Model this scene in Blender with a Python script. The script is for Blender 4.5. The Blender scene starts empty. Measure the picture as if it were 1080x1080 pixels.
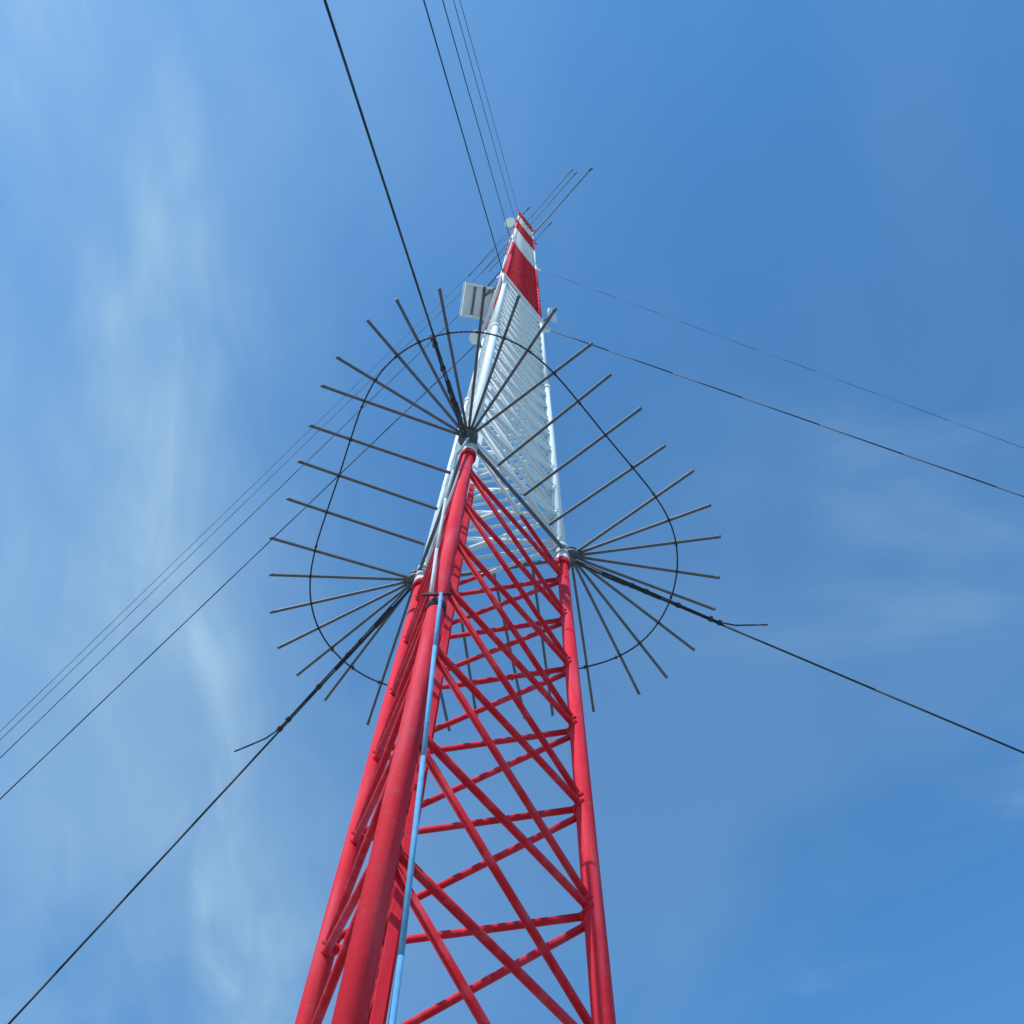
import bpy, bmesh, math, random
from mathutils import Vector, Matrix
random.seed(4)
EYE=1.6
# ---------------- materials
def new_mat(name):
    m=bpy.data.materials.new(name); m.use_nodes=True
    nt=m.node_tree; b=nt.nodes['Principled BSDF']; return m,nt,b
def simple(name,col,rough=0.5,metal=0.0,var=0.25,scale=12):
    m,nt,b=new_mat(name)
    tc=nt.nodes.new('ShaderNodeTexCoord')
    n=nt.nodes.new('ShaderNodeTexNoise'); n.inputs['Scale'].default_value=scale; n.inputs['Detail'].default_value=5
    nt.links.new(tc.outputs['Object'],n.inputs['Vector'])
    mx=nt.nodes.new('ShaderNodeMix'); mx.data_type='RGBA'
    mx.inputs[6].default_value=(*[c*(1-var) for c in col],1); mx.inputs[7].default_value=(*[min(1,c*(1+var)) for c in col],1)
    nt.links.new(n.outputs['Fac'],mx.inputs[0]); nt.links.new(mx.outputs[2],b.inputs['Base Color'])
    b.inputs['Roughness'].default_value=rough; b.inputs['Metallic'].default_value=metal
    return m
BANDS=[6.5,18.6,29.2,37.0,43.5,49]
def paint():
    m,nt,b=new_mat('mast_paint')
    N=nt.nodes; L=nt.links
    geo=N.new('ShaderNodeNewGeometry'); sep=N.new('ShaderNodeSeparateXYZ'); L.new(geo.outputs['Position'],sep.inputs[0])
    acc=None
    for z in BANDS:
        g=N.new('ShaderNodeMath'); g.operation='GREATER_THAN'; g.inputs[1].default_value=z+EYE; L.new(sep.outputs[2],g.inputs[0])
        if acc is None: acc=g.outputs[0]
        else:
            s=N.new('ShaderNodeMath'); s.operation='SUBTRACT'; L.new(acc,s.inputs[0]); L.new(g.outputs[0],s.inputs[1])
            a=N.new('ShaderNodeMath'); a.operation='ABSOLUTE'; L.new(s.outputs[0],a.inputs[0]); acc=a.outputs[0]
    n=N.new('ShaderNodeTexNoise'); n.inputs['Scale'].default_value=5; n.inputs['Detail'].default_value=6; L.new(geo.outputs['Position'],n.inputs['Vector'])
    def mix(a,bb,f):
        x=N.new('ShaderNodeMix'); x.data_type='RGBA'
        for i,v in ((6,a),(7,bb)):
            if isinstance(v,tuple): x.inputs[i].default_value=(*v,1)
            else: L.new(v,x.inputs[i])
        L.new(f,x.inputs[0]); return x.outputs[2]
    def nz(sc,scale,lo,hi,mx,det=6):
        mp=N.new('ShaderNodeMapping'); mp.inputs['Scale'].default_value=sc; L.new(geo.outputs['Position'],mp.inputs[0])
        q=N.new('ShaderNodeTexNoise'); q.inputs['Scale'].default_value=scale; q.inputs['Detail'].default_value=det; L.new(mp.outputs[0],q.inputs['Vector'])
        r=N.new('ShaderNodeMapRange'); r.inputs[1].default_value=lo; r.inputs[2].default_value=hi; r.inputs[4].default_value=mx; L.new(q.outputs['Fac'],r.inputs[0]); return r.outputs[0]
    red=mix((.62,.012,.028),(.76,.030,.052),n.outputs['Fac'])
    red=mix(red,(.74,.13,.17),nz((9,9,.8),2.2,.48,.72,.50))      # chalked, weathered streaks
    wht=mix((.76,.79,.82),(.84,.86,.88),n.outputs['Fac'])
    base=mix(red,wht,acc)
    n2=N.new('ShaderNodeTexNoise'); n2.inputs['Scale'].default_value=28; n2.inputs['Detail'].default_value=8; L.new(geo.outputs['Position'],n2.inputs['Vector'])
    out=mix(base,(.30,.16,.15),nz((1,1,1),30,.62,.78,.45,8))
    L.new(out,b.inputs['Base Color']); b.inputs['Roughness'].default_value=.72
    b.inputs['Specular IOR Level'].default_value=.18
    bp=N.new('ShaderNodeBump'); bp.inputs['Strength'].default_value=.18; bp.inputs['Distance'].default_value=.01; L.new(n2.outputs['Fac'],bp.inputs['Height']); L.new(bp.outputs[0],b.inputs['Normal'])
    return m
M_PAINT=paint()
M_GALV=simple('galvanised_steel',(.15,.18,.205),.55,.3,.35,20)
M_CABLE=simple('steel_wire',(.035,.04,.05),.55,.3)
M_ROPE=simple('blue_rope',(.12,.36,.62),.8,0,.4,30)
M_WCAB=simple('grey_cable',(.55,.58,.6),.6)
M_WHITE=simple('white_radome',(.75,.76,.77),.45,0,.06)
M_DARK=simple('black_rubber',(.03,.03,.035),.7)
M_CONC=simple('concrete',(.35,.34,.32),.9,0,.2,6)
# ---------------- helpers
def tube(bm,p,q,r,n=8,r2=None,mat=0,smooth=True,cap=True):
    p=Vector(p);q=Vector(q); d=(q-p)
    if d.length<1e-6: return
    d.normalize(); a=d.cross(Vector((0,0,1)))
    if a.length<1e-3: a=d.cross(Vector((0,1,0)))
    a.normalize(); b=d.cross(a); r2=r if r2 is None else r2
    off=math.pi/n
    A=[];B=[]
    for i in range(n):
        t=2*math.pi*i/n+off; v=a*math.cos(t)+b*math.sin(t)
        A.append(bm.verts.new(p+v*r)); B.append(bm.verts.new(q+v*r2))
    for i in range(n):
        f=bm.faces.new((A[i],A[(i+1)%n],B[(i+1)%n],B[i])); f.smooth=smooth; f.material_index=mat
    if cap:
        f=bm.faces.new(A[::-1]); f.material_index=mat
        f=bm.faces.new(B); f.material_index=mat
def poly(bm,pts,r,n=6,mat=0):
    for a,b in zip(pts[:-1],pts[1:]): tube(bm,a,b,r,n,mat=mat)
def box(bm,c,ax,ay,az,sx,sy,sz,mat=0):
    vs=[]
    c=Vector(c)
    for i in (-1,1):
        for j in (-1,1):
            for k in (-1,1): vs.append(bm.verts.new(c+ax*sx*i/2+ay*sy*j/2+az*sz*k/2))
    for f in ((0,1,3,2),(4,6,7,5),(0,4,5,1),(2,3,7,6),(0,2,6,4),(1,5,7,3)):
        ff=bm.faces.new([vs[i] for i in f]); ff.material_index=mat
def finish(bm,name,mats,parent=None):
    bmesh.ops.recalc_face_normals(bm,faces=bm.faces)
    me=bpy.data.meshes.new(name); bm.to_mesh(me); bm.free()
    o=bpy.data.objects.new(name,me); bpy.context.collection.objects.link(o)
    for m in mats: me.materials.append(m)
    if parent: o.parent=parent
    return o
def W(x,y,z): return Vector((x,y,z+EYE))
# ---------------- mast geometry
C0=Vector((-.214,2.306)); TH=math.radians(-101.4); R=.566
def leg(i,z,out=0):
    a=TH+math.radians(120)*i
    return W(C0.x+(R+out)*math.cos(a),C0.y+(R+out)*math.sin(a),z)
TOP=55.5; P=.64; Z0=3.02-P*6
mast=bpy.data.objects.new('guyed_radio_mast',None); bpy.context.collection.objects.link(mast)
LR=.038
bm=bmesh.new()
for i in range(3):
    zs=[-1.35,0.48,6.5]; 
    z=6.5
    while z<TOP-3: z+=6.0; zs.append(min(z,TOP))
    for a,b in zip(zs[:-1],zs[1:]):
        tube(bm,leg(i,a),leg(i,b),LR,24 if a<10 else 12)
    for z in zs[1:-1]:
        tube(bm,leg(i,z-.07),leg(i,z-.003),LR+.014,20)
        tube(bm,leg(i,z+.003),leg(i,z+.05),LR+.014,20)
        for k in range(6):
            t=k*math.pi/3; o=Vector((math.cos(t),math.sin(t),0))*(LR+.009)
            tube(bm,leg(i,z-.09)+o,leg(i,z+.07)+o,.006,6)
finish(bm,'legs',[M_PAINT],mast)
bm=bmesh.new()
z=Z0; k=0
while z<TOP:
    zt=z+P
    for i in range(3):
        j=(i+1)%3
        n=10 if z<9 else 6
        lo=z<6.4
        rh,rd=(.0150,.0147) if lo else (.0125,.0205)
        dz=random.uniform(-.008,.008)
        tube(bm,leg(i,z+dz),leg(j,z+dz),rh,n)
        if zt<TOP:
            tube(bm,leg(i,zt-.035),leg(j,z+.035),rd,n)
            if not lo: tube(bm,leg(j,zt-.035),leg(i,z+.035),rd,n)
        if z<9:
            for (p,q) in ((leg(i,z+dz),leg(j,z+dz)),(leg(j,z+dz),leg(i,z+dz)),(leg(i,zt-.035),leg(j,z+.035)),(leg(j,z+.035),leg(i,zt-.035))):
                d=(q-p).normalized(); tube(bm,p+d*(LR-.006),p+d*(LR+.012),rd+.010,12,rd+.001)
    z=zt
finish(bm,'bracing',[M_PAINT],mast)
# cable ladder on the C-A face
bm=bmesh.new()
a2=leg(2,0);a0=leg(0,0)
dirCA=(a0-a2).normalized(); inw=(Vector((C0.x,C0.y,a0.z))-(a0+a2)/2).normalized()
def cl(u,z,inn=.09): 
    v=a2+dirCA*u+inw*inn; return Vector((v.x,v.y,z+EYE))
for u in (.52,.80): 
    box(bm,(cl(u,-1.2)+cl(u,50))/2,dirCA,inw,Vector((0,0,1)),.012,.030,51.2)
z=-1.1
while z<50:
    tube(bm,cl(.52,z),cl(.80,z),.009,6); z+=.32
for k in range(4):
    u=.57+k*.055; tube(bm,cl(u,-1.2,.112),cl(u,46-k*5,.112),.011+.003*(k%2),8)
finish(bm,'cable_ladder',[M_PAINT],mast)
bm=bmesh.new()
for i in range(3):
    tube(bm,leg(i,-1.36),leg(i,-1.33),.11,16)
finish(bm,'base_plates',[M_GALV],mast)
bm=bmesh.new()
X=Vector((1,0,0));Y=Vector((0,1,0));Zv=Vector((0,0,1))
box(bm,(C0.x,C0.y,.10),X,Y,Zv,1.9,1.9,.3)
bmesh.ops.bevel(bm,geom=bm.edges[:],offset=.02,segments=2,affect='EDGES')
finish(bm,'concrete_plinth',[M_CONC],mast)
# guy collars
bm=bmesh.new()
for z in (17.9,29.9,41.9,52):
    for i in range(3):
        p=leg(i,z,.16); q=leg((i+1)%3,z,.16)
        if z<20: tube(bm,p,q,.03,8)
        tube(bm,leg(i,z),p,.03,8); tube(bm,leg(i,z-.45),p,.022,8)
finish(bm,'guy_collars',[M_PAINT],mast)
bm=bmesh.new(); tube(bm,leg(0,TOP-.4)+inw*.2,leg(0,TOP+1.8)+inw*.2,.02,8,.006)
finish(bm,'lightning_rod',[M_GALV],mast)
# ---------------- anti climb guard
guard=bpy.data.objects.new('anti_climb_guard',None); bpy.context.collection.objects.link(guard)
GZ=6.70; LS=.975; ring=[]
bm=bmesh.new()
def spike(base,az):
    az+=math.radians(random.uniform(-2,2)); vv=.13*max(0,math.sin(az)); l=LS*random.uniform(.98,1.02)+vv
    d=Vector((math.cos(az),math.sin(az),-.11+random.uniform(-.025,.025))).normalized()
    s=Vector((-math.sin(az),math.cos(az),0))
    q=base+d*l
    box(bm,(base+q)/2,d,s,s.cross(d),l,.0185,.015)
    tube(bm,q-d*.02,q+d*.010,.0115,8)
    ring.append(base+d*((LS+vv)*.72)-Vector((0,0,.014)))
for i in (0,1,2):
    prev=TH+math.radians(120*i-60)
    hub=leg(i,GZ,.07)
    for k in range(9):
        spike(hub+Vector((math.cos(prev+k*math.radians(15)),math.sin(prev+k*math.radians(15)),0))*.05,prev+k*math.radians(15))
    j=(i+1)%3; h2=leg(j,GZ,.07)
    nrm=TH+math.radians(120*i+60)
    for k in (1,2,3):
        spike(hub.lerp(h2,k/4)+Vector((math.cos(nrm),math.sin(nrm),0))*.03,nrm)
finish(bm,'spikes',[M_GALV],guard)
bm=bmesh.new()
for i in range(3):
    hub=leg(i,GZ,.07); h2=leg((i+1)%3,GZ,.07)
    tube(bm,hub-Vector((0,0,.03)),h2-Vector((0,0,.03)),.017,4,smooth=False)
    tube(bm,hub-Vector((0,0,.05)),hub-Vector((0,0,.016)),.065,16)
    tube(bm,hub+Vector((0,0,.012)),hub+Vector((0,0,.026)),.065,16)
    for k in range(5):
        t=TH+math.radians(120*i-60+k*30); o=Vector((math.cos(t),math.sin(t),0))*.05
        tube(bm,hub+o-Vector((0,0,.065)),hub+o+Vector((0,0,.04)),.007,6)
    tube(bm,leg(i,GZ-.09),leg(i,GZ-.03),LR+.014,16,mat=1)
    tube(bm,leg(i,GZ+.03),leg(i,GZ+.09),LR+.014,16,mat=1)
    tube(bm,leg(i,GZ-.05),leg(i,GZ-.05,.12),.02,8)
finish(bm,'hubs_and_rails',[M_GALV,M_WCAB],guard)
bm=bmesh.new()
n=len(ring)
# springy wire relaxes to a fair curve
for it in range(2):
    ring=[ring[i]*.5+(ring[i-1]+ring[(i+1)%n])*.25 for i in range(n)]
pts=[]
for i in range(n):
    p0,p1,p2,p3=ring[i-1],ring[i],ring[(i+1)%n],ring[(i+2)%n]
    for s in range(6):
        t=s/6; pts.append(.5*((2*p1)+(p2-p0)*t+(2*p0-5*p1+4*p2-p3)*t*t+(3*p1-p0-3*p2+p3)*t**3))
pts.append(pts[0]); poly(bm,pts,.0060,6)
for p in ring: tube(bm,p-Vector((0,0,.012)),p+Vector((0,0,.02)),.009,6)
finish(bm,'binding_wire',[M_CABLE],guard)
# ---------------- guys
anchors=set()
def guy(i,z,az,D,r,g=0,flip=1,tail=True):
    a=leg(i,z,.10 if g else .17)
    az=math.radians(az); e=Vector((a.x+D*math.cos(az),a.y+D*math.sin(az),.35))
    bm=bmesh.new(); L=(e-a).length; sag=.006*L
    pts=[]
    for s in range(25):
        t=s/24; p=a.lerp(e,t); p.z-=sag*4*t*(1-t)*.5; pts.append(p)
    poly(bm,pts,r,6)
    d=(pts[1]-a).normalized()
    if g:
        s=d.cross(Vector((0,0,1))).normalized()*flip; up=s.cross(d)
        if up.z<0: up=-up
        tube(bm,a,a+d*.6*g,.010,8); tube(bm,a+d*.2,a+d*.38,.015,8)
        tube(bm,a+s*.022,a+d*g+s*.010,.006,6)
        for t in (.4,.5,.72,.94,1.0): 
            box(bm,a+d*t*g+s*.008,d,s,up,.026,.032,.024)
        if tail: poly(bm,[a+d*g+s*.010,a+d*(g+.10)+s*.03+up*.01,a+d*(g+.2)+s*.075+up*.02,a+d*(g+.29)+s*.12+up*.015],.0055,6)
    o=finish(bm,'guy_wire',[M_CABLE]); anchors.add((round(e.x,1),round(e.y,1)))
guy(0,6.6,-102.3,9.5,.0066,1.0,1,False)
for z,r in ((18,.009),(27,.0085),(38,.0075),(50,.0075)): guy(0,z,-102.7,9.5,r)
guy(2,6.6,138.6,9.5,.0070,1.3,-1)
for z in (18,30,42,52): guy(2,z,138.6,24,.009 if z<40 else .0075)
guy(1,6.6,15.9,24,.0070,1.05,1)
guy(1,18,11.5,24,.010); guy(1,30,12.3,24,.0050)
for x,y in anchors:
    bm=bmesh.new(); box(bm,(x,y,.12),X,Y,Zv,.7,.7,.45)
    bmesh.ops.bevel(bm,geom=bm.edges[:],offset=.03,segments=2,affect='EDGES')
    tube(bm,(x,y,.3),(x,y,.42),.03,8,mat=1)
    finish(bm,'guy_anchor_block',[M_CONC,M_GALV])
# ---------------- rope and cables on near leg
bm=bmesh.new()
pts=[W(-.305,1.678,3.98),W(-.290,1.692,3.5),W(-.266,1.735,2.8),W(-.243,1.79,2.0),W(-.230,1.82,1.2),W(-.22,1.83,0),W(-.21,1.84,-1.2)]
poly(bm,pts,.0085,8)
c=leg(0,0)
for k in range(5): tube(bm,Vector((c.x,c.y,EYE+3.95+k*.012)),Vector((c.x,c.y,EYE+3.958+k*.012)),LR+.006,16,mat=1)
tube(bm,W(-.385,1.69,3.99),W(-.26,1.675,3.97),.007,8,mat=1)
finish(bm,'hanging_rope',[M_ROPE,M_DARK])
bm=bmesh.new()
poly(bm,[W(-.33,1.67,6.7),W(-.38,1.67,6.2),W(-.392,1.71,5.4),W(-.375,1.71,4.6),W(-.35,1.69,4.0)],.009,8)
finish(bm,'grounding_cable',[M_WCAB])
# ---------------- antennas
bm=bmesh.new()
c=W(-.80,2.12,18.2); az_=Vector((-.42,.15,.90)).normalized(); ax=Vector((1,.12,0)); ax=(ax-az_*ax.dot(az_)).normalized(); ay=az_.cross(ax)
box(bm,c,ax,ay,az_,.60,.60,.05,0)
bmesh.ops.bevel(bm,geom=bm.edges[:],offset=.015,segments=2,affect='EDGES')
for sx,sy,lx,ly in ((0,.27,.58,.04),(0,-.27,.58,.04),(.27,0,.04,.5),(-.27,0,.04,.5)): box(bm,c-az_*.045+ax*sx+ay*sy,ax,ay,az_,lx,ly,.06,0)
for sx in (-.09,.09): box(bm,c-az_*.04+ax*sx,ax,ay,az_,.03,.48,.045,1)
tube(bm,c+az_*.05,leg(0,18.3),.022,8,mat=1); tube(bm,c+az_*.05,leg(2,18.5),.022,8,mat=1)
finish(bm,'panel_antenna',[M_WHITE,M_GALV])
def dish(c,d,r,att):
    bm=bmesh.new(); d=Vector(d).normalized(); a=d.cross(Zv).normalized(); b=d.cross(a)
    rings=[]
    for k,(rr,h) in enumerate(((1,.0),(1,.25),(.8,.42),(.5,.55),(.15,.62))):
        rings.append([bm.verts.new(Vector(c)-d*h*r+(a*math.cos(t*math.pi/12)+b*math.sin(t*math.pi/12))*rr*r) for t in range(24)])
    for p,q in zip(rings[:-1],rings[1:]):
        for t in range(24): f=bm.faces.new((p[t],p[(t+1)%24],q[(t+1)%24],q[t])); f.smooth=True
    bm.faces.new(rings[0]); bm.faces.new(rings[-1])
    tube(bm,Vector(c)-d*.6*r,att,.02,8,mat=1)
    finish(bm,'dish_antenna',[M_WHITE,M_GALV])
dish(W(-.74,2.46,16.4),(-.5,-.4,-.8),.12,leg(2,16.5))
dish(W(.55,2.35,18.6),(.9,-.5,-.3),.14,leg(1,18.5))
dish(W(-.66,1.85,44.6),(-.3,-.6,-.7),.24,leg(0,44.8))
# long dipole booms near the top
bm=bmesh.new()
d=Vector((.65,-.76,0)); s=Vector((.76,.65,0))
base=Vector((C0.x,C0.y,0))
specs=[(.42,44.6,-3.0,3.9,.03),(.12,46.2,-2.2,3.4,.018),(-.05,47.4,-2.6,3.4,.018),(.60,43.4,-3.0,1.2,.018),(-.42,45.4,-2.9,1.0,.018)]
for o,z,l0,l1,r in specs:
    c=base+s*o+Vector((0,0,z+EYE))
    tube(bm,c+d*l0,c+d*l1,r,8); tube(bm,c+d*(l1-.1),c+d*(l1+.05),r*2,8)
    tube(bm,c,base+Vector((0,0,z+EYE)),.03,8)
finish(bm,'dipole_antenna_array',[M_GALV])
# ---------------- ground
bm=bmesh.new(); S=3000; N=60
vs={}
def g(t): return math.copysign(abs(t)**3,t)*S
for i in range(N+1):
    for j in range(N+1):
        x=g(2*i/N-1);y=g(2*j/N-1); h=0
        rr=math.hypot(x,y)
        if rr>40: h=min(12,(rr-40)*.02)*(.5+.5*math.sin(x*.011+1)*math.cos(y*.009))
        vs[i,j]=bm.verts.new((x,y,h))
for i in range(N):
    for j in range(N): bm.faces.new((vs[i,j],vs[i+1,j],vs[i+1,j+1],vs[i,j+1])).smooth=True
m,nt,b=new_mat('dry_grass_soil'); n1=nt.nodes.new('ShaderNodeTexNoise'); n1.inputs['Scale'].default_value=.6; n1.inputs['Detail'].default_value=12
tc=nt.nodes.new('ShaderNodeTexCoord'); nt.links.new(tc.outputs['Object'],n1.inputs['Vector'])
cr=nt.nodes.new('ShaderNodeValToRGB'); cr.color_ramp.elements[0].position=.38; cr.color_ramp.elements[0].color=(.14,.15,.09,1); cr.color_ramp.elements[1].position=.62; cr.color_ramp.elements[1].color=(.42,.40,.36,1)
nt.links.new(n1.outputs['Fac'],cr.inputs[0]); nt.links.new(cr.outputs[0],b.inputs['Base Color']); b.inputs['Roughness'].default_value=.95
bp=nt.nodes.new('ShaderNodeBump'); bp.inputs['Strength'].default_value=.6; nt.links.new(n1.outputs['Fac'],bp.inputs['Height']); nt.links.new(bp.outputs[0],b.inputs['Normal'])
finish(bm,'ground',[m])
# ---------------- light
sd=Vector((-.62,-.78,0)).normalized(); EL=math.radians(36)
sv=Vector((sd.x*math.cos(EL),sd.y*math.cos(EL),math.sin(EL)))
sun=bpy.data.lights.new('sun','SUN'); sun.energy=3.4; sun.angle=math.radians(.6); sun.color=(1,.975,.94)
so=bpy.data.objects.new('sun',sun); bpy.context.collection.objects.link(so); so.rotation_euler=(-sv).to_track_quat('-Z','Y').to_euler()
w=bpy.data.worlds.new('World'); bpy.context.scene.world=w; w.use_nodes=True; nt=w.node_tree; Nn=nt.nodes; L=nt.links
bg=Nn['Background']; bg.inputs['Strength'].default_value=.15
sky=Nn.new('ShaderNodeTexSky'); sky.sky_type='NISHITA'; sky.sun_disc=False; sky.sun_elevation=EL; sky.sun_rotation=math.atan2(sd.x,sd.y)
sky.dust_density=.15; sky.ozone_density=1.5; sky.air_density=1.2
tc=Nn.new('ShaderNodeTexCoord'); sp=Nn.new('ShaderNodeSeparateXYZ'); L.new(tc.outputs['Generated'],sp.inputs[0])
def M(op,a,b=None,c=None,clamp=False):
    n=Nn.new('ShaderNodeMath'); n.operation=op; n.use_clamp=clamp
    for i,v in enumerate((a,b,c)):
        if v is None: continue
        if isinstance(v,(int,float)): n.inputs[i].default_value=v
        else: L.new(v,n.inputs[i])
    return n.outputs[0]
zz=M('MAXIMUM',sp.outputs[2],.08); px=M('DIVIDE',sp.outputs[0],zz); py=M('DIVIDE',sp.outputs[1],zz)
cb=Nn.new('ShaderNodeCombineXYZ'); L.new(px,cb.inputs[0]); L.new(py,cb.inputs[1])
def noise(scale,sx,sy,rot=0,det=6,dist=0,off=0,rough=.5):
    mp=Nn.new('ShaderNodeMapping'); mp.inputs['Scale'].default_value=(sx,sy,1); mp.inputs['Rotation'].default_value=(0,0,rot); mp.inputs['Location'].default_value=(off,off*.7,off)
    L.new(cb.outputs[0],mp.inputs[0]); n=Nn.new('ShaderNodeTexNoise'); n.inputs['Scale'].default_value=scale; n.inputs['Detail'].default_value=det; n.inputs['Distortion'].default_value=dist; n.inputs['Roughness'].default_value=rough
    L.new(mp.outputs[0],n.inputs['Vector']); return n.outputs['Fac']
def rng(v,a,b,c=0,d=1):
    n=Nn.new('ShaderNodeMapRange'); n.interpolation_type='SMOOTHSTEP'; L.new(v,n.inputs[0])
    for i,x in enumerate((a,b,c,d)): n.inputs[i+1].default_value=x
    return n.outputs[0]
veil=rng(noise(2.0,1,.7,.5,4,.4,2.6,.45),.40,.68)
wisp=rng(noise(5.5,1.5,.5,.08,7,.7,4.1,.52),.40,.75)
fine=rng(noise(9,1.6,.6,-.2,8,.9,13.1,.55),.35,.75)
streak=rng(noise(4.0,.5,1.6,.35,6,.5,9.2,.5),.50,.80)
wob=M('MULTIPLY',M('SUBTRACT',noise(3.0,1,1,0,3,0,7.7),.5),.22)
dx=M('ADD',M('SUBTRACT',M('ADD',px,.395),M('MULTIPLY',py,.07)),wob)
band=M('SUBTRACT',1,rng(M('ABSOLUTE',dx),.0,.15))
leftside=rng(px,.1,-.5); rightside=rng(px,.05,.5)
cl1=M('MULTIPLY',band,M('ADD',M('ADD',M('MULTIPLY',wisp,.24),M('MULTIPLY',M('MULTIPLY',wisp,fine),.28)),.10))
cl2=M('MULTIPLY',veil,M('ADD',M('MULTIPLY',leftside,.19),.12))
cl3=M('MULTIPLY',M('MULTIPLY',rightside,streak),.18)
cl4=M('MULTIPLY',leftside,M('ADD',M('MULTIPLY',fine,.08),.07))
cloud=M('MINIMUM',M('ADD',M('ADD',M('MULTIPLY',cl1,.8),cl2),M('ADD',cl3,cl4)),.8)
tint=Nn.new('ShaderNodeMix'); tint.data_type='RGBA'; tint.blend_type='MULTIPLY'; tint.inputs[0].default_value=1; L.new(sky.outputs[0],tint.inputs[6]); tint.inputs[7].default_value=(.59,1.19,1.56,1)
mx=Nn.new('ShaderNodeMix'); mx.data_type='RGBA'; L.new(cloud,mx.inputs[0]); L.new(tint.outputs[2],mx.inputs[6]); mx.inputs[7].default_value=(3.0,4.5,5.7,1)
L.new(mx.outputs[2],bg.inputs['Color'])
# ---------------- camera
cam=bpy.data.cameras.new('camera'); co=bpy.data.objects.new('camera',cam); bpy.context.collection.objects.link(co)
rt=Vector((.99968,-.024,.0079)).normalized(); fw=Vector((0,.3122,.95)).normalized()
rt=(rt-fw*rt.dot(fw)).normalized(); up=rt.cross(fw)
th=math.radians(.4); rt,up=rt*math.cos(th)+up*math.sin(th), up*math.cos(th)-rt*math.sin(th)
fw=(fw-rt*.0042+up*.0005).normalized(); rt=(rt-fw*rt.dot(fw)).normalized(); bk=-fw; up=bk.cross(rt)
co.matrix_world=Matrix(((rt.x,up.x,bk.x,0),(rt.y,up.y,bk.y,0),(rt.z,up.z,bk.z,EYE),(0,0,0,1)))
cam.sensor_width=36; cam.lens=36; cam.clip_end=10000; cam.clip_start=.05
sc=bpy.context.scene; sc.camera=co
sc.view_settings.view_transform='Standard'; sc.view_settings.look='None'; sc.view_settings.exposure=0
